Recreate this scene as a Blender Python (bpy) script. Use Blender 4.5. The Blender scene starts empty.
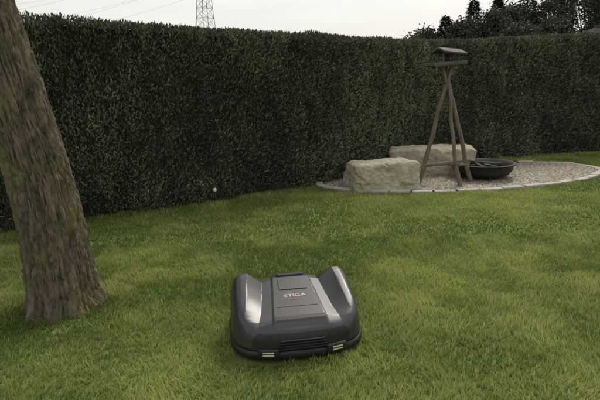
import bpy, math, random
import numpy as np
from mathutils import Vector, Matrix
random.seed(4); rng=np.random.default_rng(7)
scene=bpy.context.scene
R=math.radians

# ---------------------------------------------------------------- helpers
def link(o,parent=None):
    scene.collection.objects.link(o)
    if parent is not None: o.parent=parent
    return o
def empty(name,loc=(0,0,0),rotz=0):
    e=bpy.data.objects.new(name,None); e.location=loc; e.rotation_euler=(0,0,rotz); e.empty_display_size=.2
    return link(e)
def hash2(ix,iy,iz,seed):
    n=(ix*374761393+iy*668265263+iz*2147483647+seed*1274126177)&0xffffffff
    n=((n^(n>>13))*1274126177)&0xffffffff
    n=(n^(n>>16))&0xffffffff
    return n/4294967295.0
def vnoise(x,y,z=0,seed=0):
    x=np.asarray(x,float); y=np.asarray(y,float)+0*x; z=np.asarray(z,float)+0*x
    ix=np.floor(x).astype(np.int64); iy=np.floor(y).astype(np.int64); iz=np.floor(z).astype(np.int64)
    fx=x-ix; fy=y-iy; fz=z-iz
    fx=fx*fx*(3-2*fx); fy=fy*fy*(3-2*fy); fz=fz*fz*(3-2*fz)
    r=0
    for a in (0,1):
        for b in (0,1):
            for c in (0,1):
                w=(fx if a else 1-fx)*(fy if b else 1-fy)*(fz if c else 1-fz)
                r=r+w*hash2(ix+a,iy+b,iz+c,seed)
    return r
def fbm(x,y,z=0,seed=0,o=4):
    x=np.asarray(x,float); r=0; a=.5; t=0
    for k in range(o):
        r=r+a*vnoise(x*2**k,np.asarray(y)*2**k,np.asarray(z)*2**k,seed+k); t+=a; a*=.5
    return r/t
def sstep(a,b,x):
    t=np.clip((np.asarray(x,float)-a)/(b-a),0,1); return t*t*(3-2*t)
def lstep(a,b,x): return np.clip((np.asarray(x,float)-a)/(b-a),0,1)

def raw_mesh(name,verts,loops,starts,totals,mat,cols=None,smooth=False,parent=None):
    me=bpy.data.meshes.new(name)
    me.vertices.add(len(verts)); me.vertices.foreach_set("co",np.asarray(verts,dtype=np.float32).ravel())
    me.loops.add(len(loops)); me.loops.foreach_set("vertex_index",np.asarray(loops,dtype=np.int32))
    me.polygons.add(len(starts)); me.polygons.foreach_set("loop_start",np.asarray(starts,dtype=np.int32))
    me.polygons.foreach_set("loop_total",np.asarray(totals,dtype=np.int32))
    if smooth: me.polygons.foreach_set("use_smooth",np.ones(len(starts),dtype=bool))
    me.update(calc_edges=True)
    if cols is not None:
        ca=me.color_attributes.new("Col",'FLOAT_COLOR','POINT')
        c=np.ones((len(verts),4),dtype=np.float32); c[:,:3]=cols
        ca.data.foreach_set("color",c.ravel())
    if mat: me.materials.append(mat)
    o=bpy.data.objects.new(name,me)
    return link(o,parent)
def quads(name,Q,mat,cols=None,parent=None):   # Q (N,4,3)
    N=len(Q); v=Q.reshape(-1,3)
    c=None if cols is None else np.repeat(cols,4,axis=0)
    return raw_mesh(name,v,np.arange(4*N),np.arange(N)*4,np.full(N,4),mat,c,False,parent)
def grid_mesh(name,P,mat,closed_u=False,closed_v=False,smooth=True,parent=None,cols=None):
    nu,nv=P.shape[:2]
    iu=np.arange(nu if closed_u else nu-1); iv=np.arange(nv if closed_v else nv-1)
    a,b=np.meshgrid(iu,iv,indexing='ij'); a2=(a+1)%nu; b2=(b+1)%nv
    L=np.stack([a*nv+b,a2*nv+b,a2*nv+b2,a*nv+b2],-1).reshape(-1)
    n=len(L)//4
    return raw_mesh(name,P.reshape(-1,3),L,np.arange(n)*4,np.full(n,4),mat,cols,smooth,parent)
def pymesh(name,V,F,mat,smooth=False,parent=None,bevel=0,seg=2):
    me=bpy.data.meshes.new(name); me.from_pydata([tuple(v) for v in V],[],F); me.update()
    if smooth:
        for p in me.polygons: p.use_smooth=True
    if mat: me.materials.append(mat)
    o=link(bpy.data.objects.new(name,me),parent)
    if bevel:
        m=o.modifiers.new("b",'BEVEL'); m.width=bevel; m.segments=seg; m.limit_method='ANGLE'
        for p in me.polygons: p.use_smooth=True
        w=o.modifiers.new("wn",'WEIGHTED_NORMAL')
    return o
BF=[(0,1,3,2),(4,6,7,5),(0,4,5,1),(2,3,7,6),(0,2,6,4),(1,5,7,3)]
def box(name,c,s,mat,parent=None,rot=None,bevel=.004):
    V=[]
    for x in (-.5,.5):
        for y in (-.5,.5):
            for z in (-.5,.5): V.append(Vector((x*s[0],y*s[1],z*s[2])))
    if rot is not None:
        M=rot if isinstance(rot,Matrix) else Matrix.Rotation(rot,3,'Z')
        V=[M@v for v in V]
    V=[v+Vector(c) for v in V]
    return pymesh(name,V,BF,mat,parent=parent,bevel=bevel)
def beams(name,segs,mat,parent=None,n=4):
    """segs: list of (a,b,r1,r2)"""
    V=[];F=[]
    for a,b,r1,r2 in segs:
        a=Vector(a);b=Vector(b);d=(b-a).normalized()
        s=d.orthogonal().normalized(); t=d.cross(s)
        k=len(V)
        for p,r in ((a,r1),(b,r2)):
            for i in range(n):
                an=2*math.pi*i/n+.785; V.append(p+s*math.cos(an)*r+t*math.sin(an)*r)
        for i in range(n): F.append((k+i,k+(i+1)%n,k+n+(i+1)%n,k+n+i))
        F.append(tuple(k+n-1-i for i in range(n))); F.append(tuple(k+n+i for i in range(n)))
    return pymesh(name,V,F,mat,smooth=(n>5),parent=parent)
def tube(name,pts,rad,mat,parent=None,n=12,rough=0,seed=0,closed=False):
    pts=np.asarray(pts,float); m=len(pts); P=np.zeros((m,n,3))
    ref=np.array([0.13,.31,.94])
    for i in range(m):
        d=pts[(i+1)%m if closed else min(i+1,m-1)]-pts[(i-1)%m if closed else max(i-1,0)]; d/=np.linalg.norm(d)
        r_=ref if abs(d@ref)<.9 else np.array([1.,0,0])
        s=np.cross(d,r_); s/=np.linalg.norm(s); t=np.cross(d,s)
        for j in range(n):
            an=2*math.pi*j/n
            rr=rad[i]*(1+rough*(float(vnoise(i*.45,math.cos(an)*2+5,math.sin(an)*2,seed))-.5)*2)
            P[i,j]=pts[i]+(s*math.cos(an)+t*math.sin(an))*rr
    return grid_mesh(name,P,mat,closed_u=closed,closed_v=True,parent=parent)
def lathe(name,prof,mat,c=(0,0,0),n=48,parent=None):
    P=np.zeros((len(prof),n,3))
    for i,(r,z) in enumerate(prof):
        for j in range(n):
            a=2*math.pi*j/n; P[i,j]=(c[0]+r*math.cos(a),c[1]+r*math.sin(a),c[2]+z)
    return grid_mesh(name,P,mat,closed_v=True,parent=parent)

# ---------------------------------------------------------------- materials
def mat(name,col=(.5,.5,.5),rough=.6,metal=0,coat=0,spec=.5):
    m=bpy.data.materials.new(name); m.use_nodes=True
    b=m.node_tree.nodes["Principled BSDF"]
    b.inputs["Base Color"].default_value=(*col,1); b.inputs["Roughness"].default_value=rough
    b.inputs["Metallic"].default_value=metal; b.inputs["Coat Weight"].default_value=coat
    b.inputs["Coat Roughness"].default_value=.22
    b.inputs["Specular IOR Level"].default_value=spec
    return m
def noisy(name,c1,c2,scale=5,rough=.7,bump=.3,bscale=30,stretch=(1,1,1),metal=0,coat=0,c3=None,s3=2,thr=(.5,.62),dist=.01,detail=8,spec=.5):
    m=mat(name,c1,rough,metal,coat,spec); nt=m.node_tree; N=nt.nodes; L=nt.links; b=N["Principled BSDF"]
    tc=N.new('ShaderNodeTexCoord'); mp=N.new('ShaderNodeMapping'); mp.inputs['Scale'].default_value=stretch
    L.new(tc.outputs['Object'],mp.inputs[0])
    n1=N.new('ShaderNodeTexNoise'); n1.inputs['Scale'].default_value=scale; n1.inputs['Detail'].default_value=detail; n1.inputs['Roughness'].default_value=.65
    L.new(mp.outputs[0],n1.inputs['Vector'])
    r=N.new('ShaderNodeValToRGB'); r.color_ramp.elements[0].position=.33; r.color_ramp.elements[1].position=.67
    r.color_ramp.elements[0].color=(*c1,1); r.color_ramp.elements[1].color=(*c2,1)
    L.new(n1.outputs['Fac'],r.inputs[0]); out=r.outputs[0]
    if c3:
        n3=N.new('ShaderNodeTexNoise'); n3.inputs['Scale'].default_value=s3; n3.inputs['Detail'].default_value=8; n3.inputs['Roughness'].default_value=.75
        L.new(tc.outputs['Object'],n3.inputs['Vector'])
        r3=N.new('ShaderNodeValToRGB'); r3.color_ramp.elements[0].position=thr[0]; r3.color_ramp.elements[1].position=thr[1]
        r3.color_ramp.elements[0].color=(0,0,0,1); r3.color_ramp.elements[1].color=(1,1,1,1); L.new(n3.outputs['Fac'],r3.inputs[0])
        mx=N.new('ShaderNodeMixRGB'); L.new(r3.outputs[0],mx.inputs[0]); L.new(out,mx.inputs[1]); mx.inputs[2].default_value=(*c3,1); out=mx.outputs[0]
    L.new(out,b.inputs['Base Color'])
    n2=N.new('ShaderNodeTexNoise'); n2.inputs['Scale'].default_value=bscale; n2.inputs['Detail'].default_value=8
    L.new(mp.outputs[0],n2.inputs['Vector'])
    bp=N.new('ShaderNodeBump'); bp.inputs['Strength'].default_value=bump; bp.inputs['Distance'].default_value=dist
    L.new(n2.outputs['Fac'],bp.inputs['Height']); L.new(bp.outputs[0],b.inputs['Normal'])
    return m
def leafmat(name,transl=.3,rough=.55,spec=.3):
    m=bpy.data.materials.new(name); m.use_nodes=True; nt=m.node_tree; N=nt.nodes; L=nt.links
    b=N["Principled BSDF"]; o=N["Material Output"]
    at=N.new('ShaderNodeAttribute'); at.attribute_name="Col"
    L.new(at.outputs['Color'],b.inputs['Base Color']); b.inputs['Roughness'].default_value=rough; b.inputs['Specular IOR Level'].default_value=spec
    if transl>0:
        t=N.new('ShaderNodeBsdfTranslucent'); L.new(at.outputs['Color'],t.inputs['Color'])
        mx=N.new('ShaderNodeMixShader'); mx.inputs[0].default_value=transl
        L.new(b.outputs[0],mx.inputs[1]); L.new(t.outputs[0],mx.inputs[2]); L.new(mx.outputs[0],o.inputs['Surface'])
    return m

M_grass=leafmat("grass_blades",.4,.6,.25)
M_hedge=leafmat("hedge_leaves",0,.75,.25)
M_leaf=leafmat("tree_leaves",.2,.6,.3)
M_ground=noisy("lawn_soil",(.10,.14,.035),(.17,.21,.055),scale=3,bump=.6,bscale=60,c3=(.10,.10,.045),s3=9,thr=(.55,.7),rough=.95,spec=.1)
M_core=noisy("hedge_inner",(.03,.034,.024),(.055,.058,.040),scale=9,rough=1,bump=.8,bscale=30,spec=.05)
M_bark=noisy("bark",(.055,.046,.033),(.215,.180,.130),scale=16,stretch=(1,1,.3),rough=.95,bump=1,bscale=34,dist=.035,c3=(.175,.165,.06),s3=5,thr=(.50,.72),spec=.12)
M_stick=noisy("stick_wood",(.10,.08,.06),(.22,.17,.13),scale=20,stretch=(1,1,.3),rough=.9,bump=.5)
M_board=noisy("weathered_board",(.07,.062,.055),(.13,.12,.105),scale=12,stretch=(.2,1,1),rough=.85,bump=.4)
M_roofb=noisy("dark_roof_board",(.045,.041,.039),(.085,.08,.075),scale=12,stretch=(.2,1,1),rough=.8,bump=.4)
M_rock=noisy("limestone",(.33,.295,.22),(.50,.45,.35),scale=7,rough=.95,bump=1,bscale=16,dist=.03,c3=(.23,.20,.145),s3=6,thr=(.53,.72),spec=.15)
M_kerb=noisy("kerb_stone",(.35,.335,.30),(.48,.46,.42),scale=8,rough=.9,bump=.5,bscale=50,spec=.2)
M_steel=noisy("fire_steel",(.016,.015,.014),(.04,.034,.028),scale=10,rough=.65,bump=.2,metal=.2)

# ---------------------------------------------------------------- camera
H=1.35
cd=bpy.data.cameras.new("camera"); cam=link(bpy.data.objects.new("camera",cd))
cd.lens=30; cd.sensor_width=36; cd.clip_start=.05; cd.clip_end=3000
cam.matrix_world=Matrix.Translation((0,0,H))@Matrix.Rotation(R(90-13.17),4,'X')@Matrix.Rotation(R(-1.5),4,'Z')
scene.camera=cam

# ---------------------------------------------------------------- light (thin overcast: soft sun behind the hedge)
EL=50; AZ=30
sd=bpy.data.lights.new("sun",'SUN'); sd.energy=2.4; sd.angle=R(20); sd.color=(1,.94,.82)
sun=link(bpy.data.objects.new("sun",sd))
dv=Vector((math.sin(R(AZ))*math.cos(R(EL)),math.cos(R(AZ))*math.cos(R(EL)),math.sin(R(EL))))
sun.rotation_euler=dv.to_track_quat('Z','Y').to_euler(); sun.location=(8,12,14)
w=bpy.data.worlds.new("World"); scene.world=w; w.use_nodes=True
N=w.node_tree.nodes; L=w.node_tree.links; bg=N["Background"]; bg.inputs[1].default_value=.15
sk=N.new('ShaderNodeTexSky'); sk.sky_type='NISHITA'; sk.sun_disc=False; sk.sun_elevation=R(EL); sk.sun_rotation=R(AZ); sk.dust_density=4; sk.air_density=1.2
tc=N.new('ShaderNodeTexCoord'); mp=N.new('ShaderNodeMapping'); mp.inputs['Scale'].default_value=(1,1,4)
n1=N.new('ShaderNodeTexNoise'); n1.inputs['Scale'].default_value=2.2; n1.inputs['Detail'].default_value=5; n1.inputs['Roughness'].default_value=.5
L.new(tc.outputs['Generated'],mp.inputs[0]); L.new(mp.outputs[0],n1.inputs['Vector'])
cr=N.new('ShaderNodeValToRGB'); cr.color_ramp.elements[0].position=.3; cr.color_ramp.elements[1].position=.7
cr.color_ramp.elements[0].color=(5.3,5.3,5.15,1); cr.color_ramp.elements[1].color=(6.8,6.7,6.3,1)
L.new(n1.outputs['Fac'],cr.inputs[0])
mx=N.new('ShaderNodeMixRGB'); mx.inputs[0].default_value=.82
L.new(sk.outputs[0],mx.inputs[1]); L.new(cr.outputs[0],mx.inputs[2]); L.new(mx.outputs[0],bg.inputs[0])
scene.view_settings.view_transform='Standard'; scene.view_settings.look='None'; scene.view_settings.exposure=0

# ---------------------------------------------------------------- ground
g=pymesh("lawn_ground",[(-900,-900,0),(900,-900,0),(900,1500,0),(-900,1500,0)],[(0,1,2,3)],M_ground)

# ---------------------------------------------------------------- hedge path
ctrl=np.array([(-9,1.2),(-6,3.0),(-2.95,4.72),(-1.2,5.72),(.55,6.78),(2.0,7.85),(3.6,8.58),(5.4,8.9),(8,9.3),(13,10.0)])
hz=np.array([2.08,2.06,2.03,1.98,1.93,1.92,1.99,2.05,2.08,2.1])
def cat(C,n=14):
    out=[]
    for i in range(len(C)-1):
        p0=C[max(i-1,0)];p1=C[i];p2=C[i+1];p3=C[min(i+2,len(C)-1)]
        for k in range(n):
            t=k/n; out.append(.5*((2*p1)+(-p0+p2)*t+(2*p0-5*p1+4*p2-p3)*t*t+(-p0+3*p1-3*p2+p3)*t**3))
    out.append(C[-1]); return np.array(out)
HP=cat(np.column_stack([ctrl,hz]))
seg=np.diff(HP[:,:2],axis=0); sl=np.hypot(seg[:,0],seg[:,1]); S=np.concatenate([[0],np.cumsum(sl)]); SL=S[-1]
def hpos(s):
    x=np.interp(s,S,HP[:,0]); y=np.interp(s,S,HP[:,1]); h=np.interp(s,S,HP[:,2])
    e=.15
    dx=np.interp(s+e,S,HP[:,0])-np.interp(s-e,S,HP[:,0]); dy=np.interp(s+e,S,HP[:,1])-np.interp(s-e,S,HP[:,1])
    l=np.hypot(dx,dy)+1e-9; dx/=l;dy/=l
    return x,y,h,dx,dy
def hoff(s,z,seed=0):   # outward bulge of the face (m)
    return .24*(fbm(s*1.6,z*.6,0,11+seed,3)-.5)+.22*(fbm(s*5.5,z*3.2,0,31+seed,3)-.5)-.05*sstep(.35,0,z)
def htop(s,d): return .05*(fbm(s*2.5,d*2.5,0,51,3)-.5)*2
TH=.95
hedge=empty("clipped_hedge")
ss=np.linspace(0,SL,600); prof=[]
P=np.zeros((len(ss),44,3))
x,y,h,dx,dy=hpos(ss); nx,ny=dy,-dx      # front normal (towards camera side)
for j in range(44):
    if j<24:   z=h*(j/23)*.97; off=hoff(ss,z)-.07
    elif j<30: z=h*.975+htop(ss,(j-24)/5*TH)-.03; off=-.06-(j-24)/5*(TH-.12)+0*ss
    else:      z=h*.97*(43-j)/13; off=-TH+.07-hoff(ss,z,5)
    P[:,j]=np.stack([x+nx*off,y+ny*off,z],-1)
grid_mesh("hedge_core",P,M_core,parent=hedge)
def hedge_leaves(n,face):
    s=rng.random(n)*SL
    x,y,h,dx,dy=hpos(s); keep=((x>-4.5)&(x<7.5))|(rng.random(n)<.4); s=s[keep]; n=len(s)
    x,y,h,dx,dy=hpos(s); nx,ny=dy,-dx
    if face=='front' or face=='back':
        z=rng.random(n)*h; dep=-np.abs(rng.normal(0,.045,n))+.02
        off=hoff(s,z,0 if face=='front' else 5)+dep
        off-=.10*sstep(h-.12,h+.02,z)
        if face=='back': off=-TH-off; 
        sg=1 if face=='front' else -1
        ox,oy,oz=nx*sg*.8,ny*sg*.8,np.full(n,.75)
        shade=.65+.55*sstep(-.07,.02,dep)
        cl=.5*fbm(s*5,z*3.2,0,77,3)+.5*fbm(s*1.4,z*.9,0,79,2)
    else:
        d=rng.random(n)*TH; z=h+htop(s,d)-np.abs(rng.normal(0,.03,n))+.01-.05*(sstep(.12,0,d)); off=-d
        ox,oy,oz=nx*.2,ny*.2,np.full(n,1.)
        shade=np.full(n,.75); cl=fbm(s*5,d*5,3,78,3)
    p=np.stack([x+nx*off,y+ny*off,z],-1)
    D=np.stack([ox,oy,oz],-1)+rng.normal(0,.42,(n,3)); D/=np.linalg.norm(D,axis=1)[:,None]
    T=np.stack([dx,dy,0*dx],-1)+rng.normal(0,.7,(n,3)); W=np.cross(D,T); W/=np.linalg.norm(W,axis=1)[:,None]
    ln=rng.uniform(.022,.055,n)[:,None]; wd=ln*rng.uniform(.12,.26,n)[:,None]
    Q=np.stack([p,p+D*ln*.6+W*wd,p+D*ln,p+D*ln*.45-W*wd],1)
    a=np.array([.075,.092,.062]);b=np.array([.205,.228,.138]);br=np.array([.18,.15,.10])
    t=np.clip(cl*2.4-.75+rng.normal(0,.13,n),0,1)[:,None]
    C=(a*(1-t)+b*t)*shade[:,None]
    k=(rng.random(n)<.05+.16*(cl<.42))[:,None]; C=np.where(k,br*shade[:,None],C)
    return Q,C
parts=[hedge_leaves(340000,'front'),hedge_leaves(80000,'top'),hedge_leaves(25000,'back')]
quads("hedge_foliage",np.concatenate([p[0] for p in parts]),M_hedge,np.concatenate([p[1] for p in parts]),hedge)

# ---------------------------------------------------------------- pit area
PC=np.array([2.33,7.02]); PA,PB,PR=2.06,.92,R(11)
def inpit(x,y,g=0):
    u=(x-PC[0])*math.cos(PR)+(y-PC[1])*math.sin(PR); v=-(x-PC[0])*math.sin(PR)+(y-PC[1])*math.cos(PR)
    return (u/(PA+g))**2+(v/(PB+g))**2<1
def pitpt(a,g=0,z=0):
    u=(PA+g)*math.cos(a); v=(PB+g)*math.sin(a)
    return (PC[0]+u*math.cos(PR)-v*math.sin(PR),PC[1]+u*math.sin(PR)+v*math.cos(PR),z)
M_gravb=noisy("gravel_base",(.20,.175,.14),(.36,.33,.27),scale=45,rough=.95,bump=1,bscale=60,dist=.02,spec=.1)
n=96; gb=empty("gravel_bed")
pymesh("gravel_sheet",[pitpt(2*math.pi*i/n,0,.015) for i in range(n)],[tuple(range(n))],M_gravb,parent=gb)
M_peb=leafmat("gravel_stones",0,.9,.2)
octv=np.array([(1,0,0),(0,1,0),(-1,0,0),(0,-1,0),(0,0,1)],float)
octf=np.array([(0,1,4),(1,2,4),(2,3,4),(3,0,4)])
xs=rng.uniform(PC[0]-2.1,PC[0]+2.1,26000); ys=rng.uniform(PC[1]-1.3,PC[1]+1.3,26000)
k=inpit(xs,ys,-.03); xs=xs[k];ys=ys[k];m=len(xs)
sz=rng.uniform(.008,.022,m); an=rng.random(m)*6.28
V=octv[None]*np.stack([sz*rng.uniform(.8,1.4,m),sz,sz*.8],-1)[:,None]
V=V+rng.normal(0,.002,V.shape)
ca,sa=np.cos(an)[:,None],np.sin(an)[:,None]
V=np.stack([V[...,0]*ca-V[...,1]*sa+xs[:,None],V[...,0]*sa+V[...,1]*ca+ys[:,None],V[...,2]+.015],-1)
F=(octf[None]+(np.arange(m)*5)[:,None,None]).reshape(-1)
c=np.array([.36,.32,.26])*rng.uniform(.45,1.25,(m,1))+rng.normal(0,.012,(m,3)); c=np.clip(c,.05,.7)
raw_mesh("gravel_stones",V.reshape(-1,3),F,np.arange(m*4)*3,np.full(m*4,3),M_peb,np.repeat(c,5,axis=0),False,gb)
ke=empty("stone_edging"); NB=44
for i in range(NB):
    a0=2*math.pi*i/NB+.006+random.uniform(-.003,.003); a1=2*math.pi*(i+1)/NB-.006
    hh=.032+random.uniform(-.010,.006); V=[];Fc=[]; jg=random.uniform(-.012,.012)
    for q,a in enumerate((a0,(a0+a1)/2,a1)):
        for g_,z in ((jg,-.02),(.10+jg,-.02),(.10+jg,hh),(jg,hh)): V.append(pitpt(a,g_,z))
    for q in range(2):
        b0=q*4
        for e in range(4): Fc.append((b0+e,b0+(e+1)%4,b0+4+(e+1)%4,b0+4+e))
    Fc+=[(0,3,2,1),(8,9,10,11)]
    pymesh(f"block_{i}",V,Fc,M_kerb,parent=ke,bevel=.008)

def rock(name,c,size,rz,seed,ex=5,amp=.05):
    n=64
    P=[];F=[];idx={}
    def add(p):
        k=tuple(np.round(p,5))
        if k not in idx: idx[k]=len(P); P.append(p)
        return idx[k]
    for ax in range(3):
        for sg in (-1,1):
            for i in range(n):
                for j in range(n):
                    q=[]
                    for (a,b) in ((i,j),(i+1,j),(i+1,j+1),(i,j+1)):
                        p=np.zeros(3); p[ax]=sg; p[(ax+1)%3]=-1+2*a/n; p[(ax+2)%3]=-1+2*b/n; q.append(add(p))
                    if sg<0: q=q[::-1]
                    F.append(tuple(q))
    P=np.array(P)
    r=(np.abs(P)**ex).sum(1)**(1/ex); P=P/r[:,None]
    rr=np.random.default_rng(seed); t=rr.uniform(-.07,.07,6)
    P[:,0]*=1+t[0]*P[:,2]; P[:,1]*=1+t[1]*P[:,2]-.04*P[:,2]; P[:,2]*=1+t[2]*P[:,0]+t[3]*P[:,1]; P[:,0]+=t[4]*P[:,1]
    D=P/np.linalg.norm(P,axis=1)[:,None]
    S_=np.array(size)/2; W=P*S_
    lo=fbm(W[:,0]*4.5,W[:,1]*4.5,W[:,2]*4.5,seed,2)
    ch=np.minimum(fbm(W[:,0]*8,W[:,1]*8,W[:,2]*9,seed+5,2),.52)
    pits=np.clip(fbm(W[:,0]*16,W[:,1]*16,W[:,2]*16,seed+9,2)-.6,0,1)
    d=amp*(lo-.5)*1.3+amp*1.5*(ch-.5)+amp*.5*(fbm(W[:,0]*28,W[:,1]*28,W[:,2]*28,seed+3,3)-.5)-amp*1.2*pits
    W=W+D*d[:,None]
    W[:,2]+=size[2]/2-.02
    me=bpy.data.meshes.new(name); me.from_pydata([tuple(v) for v in W],[],F); me.materials.append(M_rock)
    for p in me.polygons: p.use_smooth=True
    o=link(bpy.data.objects.new(name,me)); o.location=c; o.rotation_euler=(0,0,rz); return o
rock("limestone_boulder",(1.06,6.33,-.02),(.86,.52,.40),R(6),3,ex=9,amp=.055)
rock("limestone_boulder",(1.93,7.22,-.02),(1.20,.46,.45),R(-4),9,ex=10,amp=.045)

# ---------------------------------------------------------------- fire bowl
fb=empty("fire_bowl",(2.53,6.80,0))
lathe("bowl",[(.0,.035),(.24,.04),(.34,.075),(.385,.13),(.40,.205),(.42,.21),(.425,.222),(.39,.225),(.36,.17),(.28,.10),(.12,.08),(0,.075)],M_steel,parent=fb)
for i in range(3):
    a=i*2.094+.5; beams(f"foot_{i}",[((.27*math.cos(a),.27*math.sin(a),.09),(.33*math.cos(a),.33*math.sin(a),.0),.022,.018)],M_steel,parent=fb,n=8)
for i in range(2):
    s_=-1 if i else 1
    tube(f"handle_{i}",[(s_*.41,-.07,.215),(s_*.46,-.06,.22),(s_*.48,0,.22),(s_*.46,.06,.22),(s_*.41,.07,.215)],[.01]*5,M_steel,parent=fb,n=8)
lg=[]
for i in range(6):
    a=random.uniform(0,3.14); c=(random.uniform(-.08,.08),random.uniform(-.08,.08),.13+.012*i)
    lg.append((Vector(c)-Vector((math.cos(a),math.sin(a),.02))*.2,Vector(c)+Vector((math.cos(a),math.sin(a),.05))*.2,.035,.028))
beams("charred_logs",lg,M_steel,parent=fb,n=8)

# ---------------------------------------------------------------- bird feeder on tripod
bf=empty("bird_feeder")
apex=np.array((1.87,6.42,1.47))
feet=[(1.56,6.46,0),(2.02,6.20,0),(2.28,6.50,0)]
tops=[np.array((1.93,6.40,1.52)),np.array((1.87,6.45,1.5)),np.array((1.82,6.40,1.52))]
for i,f in enumerate(feet):
    f=np.array(f); d=tops[i]-f; pts=[];rad=[]
    for k in range(15):
        t=k/14; wob=.011*math.sin(t*7+i*2)+.007*math.sin(t*17+i)
        pts.append(f+d*t+np.array([wob,wob*.6*(-1)**i,0])); rad.append(.029-.008*t)
    tube(f"leg_{i}",pts,rad,M_stick,parent=bf,n=9,rough=.25,seed=i)
def legp(i,t): f=np.array(feet[i]); return f+(tops[i]-f)*t
for k,(i,j,t,t2) in enumerate(((0,1,.17,.20),(1,2,.19,.16),(2,0,.20,.16))):
    a=legp(i,t); b=legp(j,t2); e=(b-a)*.1
    tube(f"rung_{k}",[a-e,a+(b-a)*.5+np.array((0,0,.01)),b+e],[.017,.019,.015],M_stick,parent=bf,n=8)
tilt=Matrix.Rotation(R(12),3,'Z')@Matrix.Rotation(R(-3),3,'Y')
def fp(v): return apex+np.array(tilt@Vector(v))
box("tray_floor",fp((-.02,0,.055)),(.42,.28,.024),M_board,bf,tilt)
for k,(c_,s_) in enumerate((((-.02,.14,.072),(.44,.014,.036)),((-.02,-.14,.072),(.44,.014,.036)),((.20,0,.072),(.014,.26,.036)),((-.24,0,.072),(.014,.26,.036)))):
    box(f"tray_rim_{k}",fp(c_),s_,M_board,bf,tilt,bevel=.002)
for k,(a,b) in enumerate(((-.08,-.07),(.12,-.07),(-.08,.07),(.12,.07))):
    box(f"post_{k}",fp((a,b,.125)),(.022,.022,.13),M_board,bf,tilt,bevel=.002)
for k,s_ in enumerate((-1,1)):
    t2=tilt@Matrix.Rotation(R(9),3,'Y')@Matrix.Rotation(s_*R(-17),3,'X')
    box(f"roof_board_{k}",fp((0.03,s_*.088,.215)),(.31,.20,.022),M_roofb,bf,t2,bevel=.002)
lathe("seed_ball",[(0,-.05),(.03,-.04),(.05,0),(.03,.04),(0,.05)],M_steel,tuple(fp((-.0,0,.125))),16,bf)

gl=empty("garden_spotlight",(-.98,5.66,0))
M_white=mat("white_plastic",(.8,.8,.78),.35)
beams("spike",[((0,0,0),(0,0,.16),.006,.006)],M_steel,parent=gl,n=8)
lathe("lamp_head",[(0,.15),(.014,.152),(.02,.17),(.02,.18),(.014,.192),(0,.195)],M_white,n=20,parent=gl)

# ---------------------------------------------------------------- lawn tree
tr=empty("lawn_tree")
ctl=np.array([(-1.515,2.99,-.06),(-1.525,2.99,.15),(-1.555,2.99,.69),(-1.655,2.99,1.29),(-1.765,3.0,1.85),(-1.86,3.02,2.4),(-1.93,3.05,3.0)])
cr_=np.array([.265,.215,.190,.181,.174,.167,.15])
TT=cat(np.column_stack([ctl,cr_]),60); NA=340
P=np.zeros((len(TT),NA,3)); an=np.linspace(0,2*np.pi,NA,endpoint=False)
for i,(x_,y_,z_,r_) in enumerate(TT):
    cx,cy=np.cos(an),np.sin(an)
    wv=.16*fbm(cx*2,cy*2,z_*6,60,2)
    rid=fbm(cx*4.2+9,cy*4.2+9,z_*2.0,3,3)
    rid2=1-np.abs(fbm(cx*7+3+wv,cy*7+wv,z_*4.0,15,2)-.5)*5
    rid3=1-np.abs(fbm(cx*12+3+wv,cy*12+wv,z_*11,18,2)-.5)*5
    fine=fbm(cx*30,cy*30,z_*40,21,3)-.5
    flare=1+.16*math.exp(-max(z_,0)/.10)*np.cos(an*5+1)**2
    rr=r_*flare*(1+.05*(rid-.5))-.017*np.clip(rid2,0,1)**2-.012*np.clip(rid3,0,1)**2+.018*fine
    P[i]=np.stack([x_+cx*rr,y_+cy*rr,np.full(NA,z_)],-1)
grid_mesh("trunk",P,M_bark,closed_v=True,parent=tr)
ends=[]
top=np.array((-1.93,3.05,2.9))
for i in range(9):
    a=i*2.4+.3; up=random.uniform(.5,1.5); ln=random.uniform(1.2,1.9); b0=top+np.array((0,0,(i-4)*.06))
    d=np.array((math.cos(a),math.sin(a),up)); d/=np.linalg.norm(d); pts=[b0+d*ln*t+np.array((0,0,.2*t*t)) for t in np.linspace(0,1,7)]
    tube(f"limb_{i}",pts,list(np.linspace(.075,.02,7)),M_bark,parent=tr,n=9,rough=.1); ends+=pts[2:]
    for q in range(3):
        b1=pts[2+q]; d2=d+rng.normal(0,.55,3); d2/=np.linalg.norm(d2); d2[2]=abs(d2[2])*.7+.15
        p2=[b1+d2*.8*t for t in np.linspace(0,1,4)]
        tube(f"twig_{i}_{q}",p2,[.022,.016,.011,.006],M_bark,parent=tr,n=6); ends+=p2[1:]
ends=np.array(ends)
def leafcloud(centers,n,spread,size,ca,cb,flat=1.0):
    c=centers[rng.integers(0,len(centers),n)]+rng.normal(0,1,(n,3))*spread*np.array([1,1,flat])
    D=rng.normal(0,1,(n,3)); D/=np.linalg.norm(D,axis=1)[:,None]; T=rng.normal(0,1,(n,3)); W=np.cross(D,T); W/=np.linalg.norm(W,axis=1)[:,None]
    ln=size*rng.uniform(.6,1.2,n)[:,None]; wd=ln*.33
    Q=np.stack([c,c+D*ln*.5+W*wd,c+D*ln,c+D*ln*.5-W*wd],1)
    t=np.clip(fbm(c[:,0]*2.2,c[:,1]*2.2,c[:,2]*2.2,5,2)*1.6-.3+rng.normal(0,.15,n),0,1)[:,None]
    return Q,np.array(ca)*(1-t)+np.array(cb)*t
Q,C=leafcloud(ends,12000,.28,.085,(.03,.05,.015),(.08,.12,.03))
k=Q[...,2].min(1)>2.62; quads("crown_leaves",Q[k],M_leaf,C[k],tr)

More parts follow.
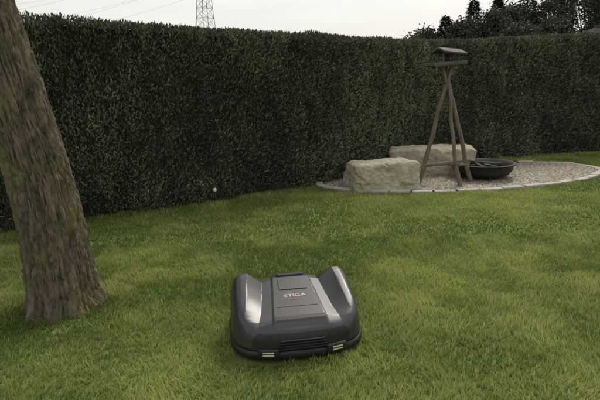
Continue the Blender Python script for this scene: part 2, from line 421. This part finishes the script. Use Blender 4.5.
# ---------------------------------------------------------------- robot mower
mw=empty("robot_lawn_mower",(-.045,2.50,0),R(9))
M_shell=noisy("mower_grey_paint",(.036,.036,.040),(.046,.047,.051),scale=60,rough=.42,metal=.3,coat=.35,bump=.03,bscale=300)
M_hood=noisy("mower_charcoal",(.014,.014,.016),(.020,.020,.022),scale=50,rough=.42,coat=.2,bump=.04,bscale=200)
M_silver=noisy("mower_silver_panel",(.065,.065,.070),(.085,.085,.090),scale=60,rough=.48,metal=.35,coat=.2,bump=.03,bscale=300)
M_black=noisy("mower_black_plastic",(.009,.009,.009),(.014,.014,.014),scale=40,rough=.5,bump=.05,bscale=250)
M_rub=noisy("rubber",(.012,.012,.012),(.02,.02,.02),scale=20,rough=.85,bump=.2)
M_lens=mat("reflector_lens",(.50,.48,.28),.2,coat=1)
M_txt=mat("badge_silver",(.34,.34,.34),.45,.2)
M_org=mat("badge_orange",(.28,.10,.03),.4)
HL=.265; HWD=.342
def outline(a):
    c=np.cos(a); s=np.sin(a)
    e=np.where(s<0,2/4.2,2/7.5)
    y=HL*np.sign(s)*np.abs(s)**e
    x=HWD*np.sign(c)*np.abs(c)**e
    t=(y+HL)/(2*HL)
    x=x*(.955+.045*sstep(0,.5,t)-.02*sstep(.8,1,t))
    y=np.where(y<0,y*(1-.13*(np.abs(x)/.33)**2),y)
    return x,y
def hwid(t): return .088+.050*(1-t)
def inner(t): return .205-.050*lstep(.0,.85,t)+.02*lstep(.3,0,t)
def ztop(x,y):
    t=(y+HL)/(2*HL); ax=np.abs(x)
    z=np.interp(t,[0,.04,.16,.78,.90,1],[.150,.172,.200,.276,.270,.215])
    hw=hwid(t)
    z=z+.013*(1-lstep(hw,hw+.010,ax))*lstep(.06,.12,t)*lstep(1.0,.9,t)
    z=z-.012*lstep(hw+.010,inner(t),ax)
    iw=inner(t); rise=np.interp(t,[.05,.22,.72,.80,.93,1],[0,.004,.048,.048,.012,0])
    rdg=iw+.080
    z=z+(rise+.014)*lstep(iw,rdg,ax)
    z=z-(.016+.30*rise)*lstep(rdg+.035,.350,ax)
    return z
na=440; nr=160; aa=np.linspace(0,2*np.pi,na,endpoint=False)
ox,oy=outline(aa)
ringsS=1-(1-np.linspace(0,1,nr))**1.5
P=[]
ZS=.105
for s in ringsS:
    x=ox*s;y=oy*s; f=(1-s**26)**.65 if s<1 else 0
    P.append(np.stack([x,y,ZS+(ztop(x,y)-ZS)*f],-1))
for sc,z in ((1.003,.096),(1.010,.082),(1.012,.072),(.995,.068)):
    P.append(np.stack([ox*sc,oy*sc,np.full(na,z)],-1))
P=np.array(P)
body=grid_mesh("shell",P,M_shell,closed_v=True,parent=mw)
for m_ in (M_hood,M_black,M_silver): body.data.materials.append(m_)
for p in body.data.polygons:
    c=p.center; t=(c.y+HL)/(2*HL); ax=abs(c.x); hw=hwid(t)
    if c.z<.084 or (t<.075 and ax<.285 and c.z<.155): p.material_index=2
    elif ax<hw and .10<t<.97 and c.z>.12: p.material_index=1
    elif ax<inner(t)-.004 and .12<t<.93: p.material_index=3
    elif ax>HWD*.95 and c.z<.19: p.material_index=1
body.data.set_sharp_from_angle(angle=R(22))
bp=[]
for sc,z in ((.97,.066),(1.015,.066),(1.03,.058),(1.035,.045),(1.03,.03),(1.01,.022),(.95,.022)):
    bp.append(np.stack([ox*sc,oy*sc,np.full(na,z)],-1))
grid_mesh("bumper_skirt",np.array(bp),M_black,closed_v=True,parent=mw)
pymesh("underbody",[(x*.94,y*.94,.03) for x,y in zip(ox,oy)],[tuple(range(na))],M_black,parent=mw)
angs=np.arctan2(oy,ox); dd=np.hypot(ox,oy)
def surf(x,y):
    i=int(np.argmin(np.abs(np.angle(np.exp(1j*(angs-math.atan2(y,x)))))))
    s=min(np.hypot(x,y)/dd[i],.9999); return ZS+(float(ztop(x,y))-ZS)*(1-s**26)**.65
def on_surface(x,y,lift=.0015):
    e=.01; dzx=(surf(x+e,y)-surf(x-e,y))/(2*e); dzy=(surf(x,y+e)-surf(x,y-e))/(2*e)
    n=Vector((-dzx,-dzy,1)).normalized(); xa=Vector((1,0,dzx)).normalized(); ya=n.cross(xa)
    M=Matrix((xa,ya,n)).transposed(); return Vector((x,y,surf(x,y)))+n*lift,M
def label(name,txt,x,y,size,m,sx=1.3):
    cu=bpy.data.curves.new(name,'FONT'); cu.body=txt; cu.size=size; cu.align_x='CENTER'; cu.align_y='CENTER'; cu.extrude=.0005; cu.offset=.0005
    cu.materials.append(m); o=link(bpy.data.objects.new(name,cu),mw)
    p,M=on_surface(x,y,.001); o.matrix_local=Matrix.Translation(p)@M.to_4x4()@Matrix.Diagonal((sx,1,1,1)); return o
label("badge_lettering","STIGA",0,-.022,.032,M_txt,1.35)
label("badge_small_print","AUTOCLIP",0,-.052,.011,M_org,1.2)
p,M=on_surface(0,.080,.001); box("control_flap",p,(.155,.10,.006),M_hood,mw,M,bevel=.003)
p,M=on_surface(0,.180,.003); box("carry_handle",p,(.15,.035,.016),M_black,mw,M,bevel=.007)
p,M=on_surface(0,-.11,.0); box("bonnet_seam",p,(.22,.003,.003),M_black,mw,M,bevel=.001)
def front_y(x):
    m_=oy<0; i=np.argmin(np.where(m_,np.abs(ox-x),9)); return oy[i]
for k,x0 in enumerate((-.17,.17)):
    yf=front_y(x0); tl=Matrix.Rotation(-.22 if x0<0 else .22,3,'Z')
    box(f"light_housing_{k}",(x0,yf-.004,.062),(.105,.035,.05),M_black,mw,tl,bevel=.010)
    for q,zz in enumerate((.056,.070)):
        box(f"reflector_{k}_{q}",Vector((x0,yf-.004,zz))+tl@Vector((0,-.0180,0)),(.056,.004,.008),M_lens,mw,tl,bevel=.0018)
for k in range(4):
    box(f"grille_slat_{k}",(0,front_y(0)-.004,.082+.014*k),(.26-.014*k,.012,.005),M_black,mw,bevel=.002)
def wheel(name,c,r,wd):
    prof=[(r*.3,-wd/2),(r*.85,-wd/2),(r,-wd/2*.8),(r,wd/2*.8),(r*.85,wd/2),(r*.3,wd/2),(.0,wd/2)]
    o=lathe(name,prof,M_rub,n=36,parent=mw); o.rotation_euler=(0,math.pi/2,0); o.location=c
wheel("rear_wheel_l",(-.28,.13,.085),.085,.05); wheel("rear_wheel_r",(.28,.13,.085),.085,.05)
wheel("caster_l",(-.15,-.15,.04),.04,.03); wheel("caster_r",(.15,-.15,.04),.04,.03)

# ---------------------------------------------------------------- grass
def hedge_y(x): return np.interp(x,HP[:,0],HP[:,1])
def blades(n,x0,x1,y0,y1,lmin,lmax,wmin,wmax,five,dens=None):
    x=rng.uniform(x0,x1,n); y=rng.uniform(y0,y1,n)
    k=(y<hedge_y(x)+.05)&(~inpit(x,y,.10))
    mx_,my_=-.045,2.50; a=R(9); u=(x-mx_)*math.cos(a)+(y-my_)*math.sin(a); v=-(x-mx_)*math.sin(a)+(y-my_)*math.cos(a)
    k&=~((np.abs(u/.345)**4+np.abs(v/.27)**4)<1)
    k&=((x+1.525)**2+(y-2.99)**2)>.20**2
    if dens is not None: k&=rng.random(n)<dens(x,y)
    x=x[k];y=y[k];n=len(x)
    big=fbm(x*.9,y*.9,0,101,3); mid=fbm(x*3.2,y*3.2,0,102,3); sm=fbm(x*13,y*13,0,103,2)
    band=.5+.5*np.sin((x*.5-y*.86)*5.0+2*fbm(x*.5,y*.5,0,140,2))
    ln=rng.uniform(lmin,lmax,n)*(.22+1.15*mid+.55*sm)
    ln*=1+.55*np.exp(-((np.hypot(x+1.525,y-2.99)-.25)/.10)**2)
    wd=rng.uniform(wmin,wmax,n)*.5
    an=rng.random(n)*6.283; fx,fy=np.cos(an),np.sin(an)
    la=6.283*2*fbm(x*2.2,y*2.2,0,104,2)+rng.normal(0,.9,n); le=rng.uniform(.1,.95,n)
    lx,ly=np.cos(la)*le*ln,np.sin(la)*le*ln
    z=np.zeros(n)
    b=np.stack([x,y,z],-1); W=np.stack([fx*wd,fy*wd,z],-1)
    tip=np.stack([x+lx,y+ly,ln*np.sqrt(np.clip(1-le**2*.6,.2,1))],-1)
    g1=np.array([.145,.200,.050]);g2=np.array([.415,.460,.140]);yl=np.array([.52,.48,.24])
    t=np.clip(1.8*(big-.5)+1.9*(mid-.5)+.6*(sm-.5)+.28*(band-.5)+.54+rng.normal(0,.15,n),0,1)[:,None]
    C=g1*(1-t)+g2*t
    q=(rng.random(n)<.03+.06*(mid>.58))[:,None]; C=np.where(q,yl,C)
    if five:
        md=b*.5+tip*.5; md[:,2]=tip[:,2]*.62; md[:,:2]=b[:,:2]+(tip[:,:2]-b[:,:2])*.38
        V=np.stack([b-W,b+W,md+W*.8,md-W*.8,tip],1).reshape(-1,3)
        i=(np.arange(n)*5)[:,None]; L_=np.concatenate([i,i+1,i+2,i+3,i+3,i+2,i+4],1).reshape(-1)
        st=(np.arange(n)*7)[:,None]+np.array([0,4]); tt=np.tile([4,3],n)
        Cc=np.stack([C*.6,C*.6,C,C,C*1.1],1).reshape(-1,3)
        return V,L_,st.reshape(-1),tt,Cc
    V=np.stack([b-W,b+W,tip],1).reshape(-1,3); L_=np.arange(3*n)
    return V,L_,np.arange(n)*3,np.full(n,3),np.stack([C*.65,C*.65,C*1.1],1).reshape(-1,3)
lw=empty("lawn_grass")
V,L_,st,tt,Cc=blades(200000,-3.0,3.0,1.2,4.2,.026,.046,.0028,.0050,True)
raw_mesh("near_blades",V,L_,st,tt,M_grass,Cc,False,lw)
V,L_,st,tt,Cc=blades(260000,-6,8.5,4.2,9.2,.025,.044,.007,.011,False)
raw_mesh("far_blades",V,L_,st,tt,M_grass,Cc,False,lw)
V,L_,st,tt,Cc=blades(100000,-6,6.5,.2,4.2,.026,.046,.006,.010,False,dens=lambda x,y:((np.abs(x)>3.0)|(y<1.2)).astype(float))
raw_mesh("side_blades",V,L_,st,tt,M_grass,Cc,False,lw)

# ---------------------------------------------------------------- background: trees
dt=empty("distant_trees"); trunks=[];Qs=[];Cs=[]
DA,DB=(.036,.042,.034),(.075,.085,.058)
def conifer(x,y,h,w_):
    trunks.append(((x,y,0),(x,y,h*.99),.14,.02))
    n=int(3600*h/6); t=rng.random(n)**.9; z=h*(.10+.9*t)
    a=rng.random(n)*6.283
    lay=.62+.38*fbm(z*2.2,np.cos(a)*1.6+x,np.sin(a)*1.6,33,2)*1.6
    r=w_*(1-t)**.85*np.clip(lay,.3,1.3)*np.sqrt(rng.random(n))+.04
    c=np.stack([x+r*np.cos(a),y+r*np.sin(a),z-.16*r],-1)
    D=np.stack([np.cos(a),np.sin(a),rng.uniform(-.5,.4,n)],-1); W=np.stack([-np.sin(a),np.cos(a),rng.normal(0,.4,n)],-1)
    ln=rng.uniform(.12,.34,n)[:,None]
    Qs.append(np.stack([c,c+D*ln*.5+W*.055,c+D*ln,c+D*ln*.5-W*.055],1))
    u=rng.random(n)[:,None]; Cs.append(np.array(DA)*(1-u)+np.array(DB)*u)
def broad(x,y,h,w_):
    trunks.append(((x,y,0),(x,y,h*.7),.2,.08))
    K=60; cc=[]
    for i in range(K):
        a=random.uniform(0,6.28); r=w_*math.sqrt(random.random()); zz=h*random.uniform(.3,.95); r*=math.sqrt(max(.10,1-((zz/h-.5)/.5)**2))
        p=(x+r*math.cos(a),y+r*math.sin(a),zz); cc.append(p); trunks.append(((x,y,h*.35),p,.05,.02))
    Q,C=leafcloud(np.array(cc),9000,.23,.17,DA,DB); Qs.append(Q);Cs.append(C)
for (x,y,h,w_,k) in ((7.4,33,4.0,.9,'b'),(8.5,34,4.4,1.1,'b'),(9.7,34,5.3,1.3,'c'),(10.5,33,4.9,1.1,'b'),(11.5,34,6.2,1.7,'c'),(12.4,33,5.4,1.2,'b'),(13.4,35,6.5,1.8,'c'),(14.6,35,6.3,1.5,'b'),
                     (15.8,36,7.5,2.1,'c'),(17.0,35,6.8,1.6,'b'),(18.3,36,7.9,2.1,'c'),(19.6,35,7.3,1.7,'b'),(21.2,36,8.3,2.3,'c'),(22.8,36,7.8,2.0,'b'),(24.8,36,8.6,2.4,'c'),(27.5,38,8.0,2.4,'b'),(5.6,40,4.2,1.2,'b'),
                     (13.0,31,4.4,1.3,'b'),(15.2,31,4.7,1.4,'b'),(10.2,36,4.6,1.2,'b')):
    (conifer if k=='c' else broad)(x,y,h,w_)
quads("foliage",np.concatenate(Qs),M_leaf,np.concatenate(Cs),dt)
beams("trunks_and_branches",trunks,M_bark,parent=dt,n=6)

# ---------------------------------------------------------------- house
M_plaster=noisy("render_wall",(.2,.17,.13),(.26,.22,.17),scale=4,rough=.9,bump=.2)
M_tile=noisy("roof_tiles",(.050,.040,.034),(.080,.062,.050),scale=6,rough=.95,bump=.6,bscale=25,spec=.1)
M_glass=mat("window_glass",(.03,.04,.05),.1)
hs=empty("tiled_roof_house",(18.2,27.5,0),R(4))
wx,wy,wh,rh=5.6,3.2,2.25,3.75
V=[(-wx,-wy,0),(wx,-wy,0),(wx,wy,0),(-wx,wy,0),(-wx,-wy,wh),(wx,-wy,wh),(wx,wy,wh),(-wx,wy,wh)]
pymesh("walls",V,[(0,1,5,4),(2,3,7,6),(1,2,6,5),(3,0,4,7)],M_plaster,parent=hs)
V=[];Fc=[];n_=22
for i in range(n_+1):
    t=i/n_; ex,ey=(wx+.4)-t*3.4,(wy+.4)*(1-t)+.02; z=wh-.2+t*(rh-wh+.2)
    for dz in ((.05,0) if i else (.05,)):
        for sx,sy in ((-1,-1),(1,-1),(1,1),(-1,1)): V.append((sx*ex,sy*ey,z+dz))
for i in range(len(V)//4-1):
    for q in range(4): Fc.append((4*i+q,4*i+(q+1)%4,4*i+4+(q+1)%4,4*i+4+q))
pymesh("hipped_roof",V,Fc,M_tile,parent=hs)
beams("ridge_cap",[((-wx-.4+3.4,0,rh+.03),(wx+.4-3.4,0,rh+.03),.1,.1)],M_tile,parent=hs,n=8)
for k,xw in enumerate((-3,0,3)):
    box(f"window_{k}",(xw,-wy-.01,1.35),(1.1,.06,1.1),M_glass,hs); 
    for q,(c_,s_) in enumerate((((xw,-wy-.03,1.94),(1.3,.1,.08)),((xw,-wy-.03,.76),(1.3,.12,.08)),((xw-.6,-wy-.03,1.35),(.08,.1,1.1)),((xw+.6,-wy-.03,1.35),(.08,.1,1.1)))):
        box(f"window_frame_{k}_{q}",c_,s_,M_white,hs,bevel=0)

# ---------------------------------------------------------------- pylons + wires
M_galv=noisy("galvanised_steel",(.30,.30,.30),(.38,.38,.38),scale=2,rough=.6,bump=0,metal=.1)
def pylon(x,y,rz):
    e=empty("electricity_pylon",(x,y,0),rz); Hh=46; sg=[]
    def hw(z): return 2.3*(1-z/34)+.85 if z<34 else .85
    zs=[0,5,9.5,13.5,17,20,22.7,25.2,27.5,29.7,31.8,34,36,38,40,42]
    cor=[(-1,-1),(1,-1),(1,1),(-1,1)]
    for a,b in zip(zs[:-1],zs[1:]):
        ha,hb=hw(a),hw(b)
        for i in range(4):
            c1=cor[i];c2=cor[(i+1)%4]
            sg.append(((c1[0]*ha,c1[1]*ha,a),(c1[0]*hb,c1[1]*hb,b),.10,.10))
            sg.append(((c1[0]*ha,c1[1]*ha,a),(c2[0]*hb,c2[1]*hb,b),.05,.05)); sg.append(((c2[0]*ha,c2[1]*ha,a),(c1[0]*hb,c1[1]*hb,b),.05,.05))
            sg.append(((c1[0]*hb,c1[1]*hb,b),(c2[0]*hb,c2[1]*hb,b),.05,.05))
    for c1 in cor: sg.append(((c1[0]*.85,c1[1]*.85,42),(0,0,46),.12,.08))
    for z,l in ((31,6.5),(36,8.5),(41,5)):
        for s_ in (-1,1):
            for yy in (-.8,.8):
                sg.append(((s_*.8,yy,z),(s_*l,0,z+.3),.10,.08)); sg.append(((s_*.8,yy,z+1.8),(s_*l,0,z+.3),.08,.08))
            sg.append(((s_*l,0,z+.3),(s_*l,0,z-2.2),.10,.10))
    beams("lattice",sg,M_galv,parent=e); return e
pa=(-25.5,150); pb=(-175,205)
ang=math.atan2(pb[1]-pa[1],pb[0]-pa[0])+math.pi/2
pylon(*pa,ang); pylon(*pb,ang); pc=(122,95); pylon(*pc,ang)
wr=[]
for (A,B,sg_) in ((pa,pb,9),(pa,pc,3)):
    for z,l in ((28.8,6.5),(33.8,8.5),(38.8,5)):
        for s_ in (-1,1):
            a=np.array((A[0]+math.cos(ang)*l*s_,A[1]+math.sin(ang)*l*s_,z)); b=np.array((B[0]+math.cos(ang)*l*s_,B[1]+math.sin(ang)*l*s_,z))
            pr=None
            for t in np.linspace(0,1,29):
                q=a+(b-a)*t; q[2]-=4*sg_*t*(1-t)
                if pr is not None: wr.append((tuple(pr),tuple(q),.020,.020))
                pr=q
beams("power_lines",wr,M_galv,n=4)
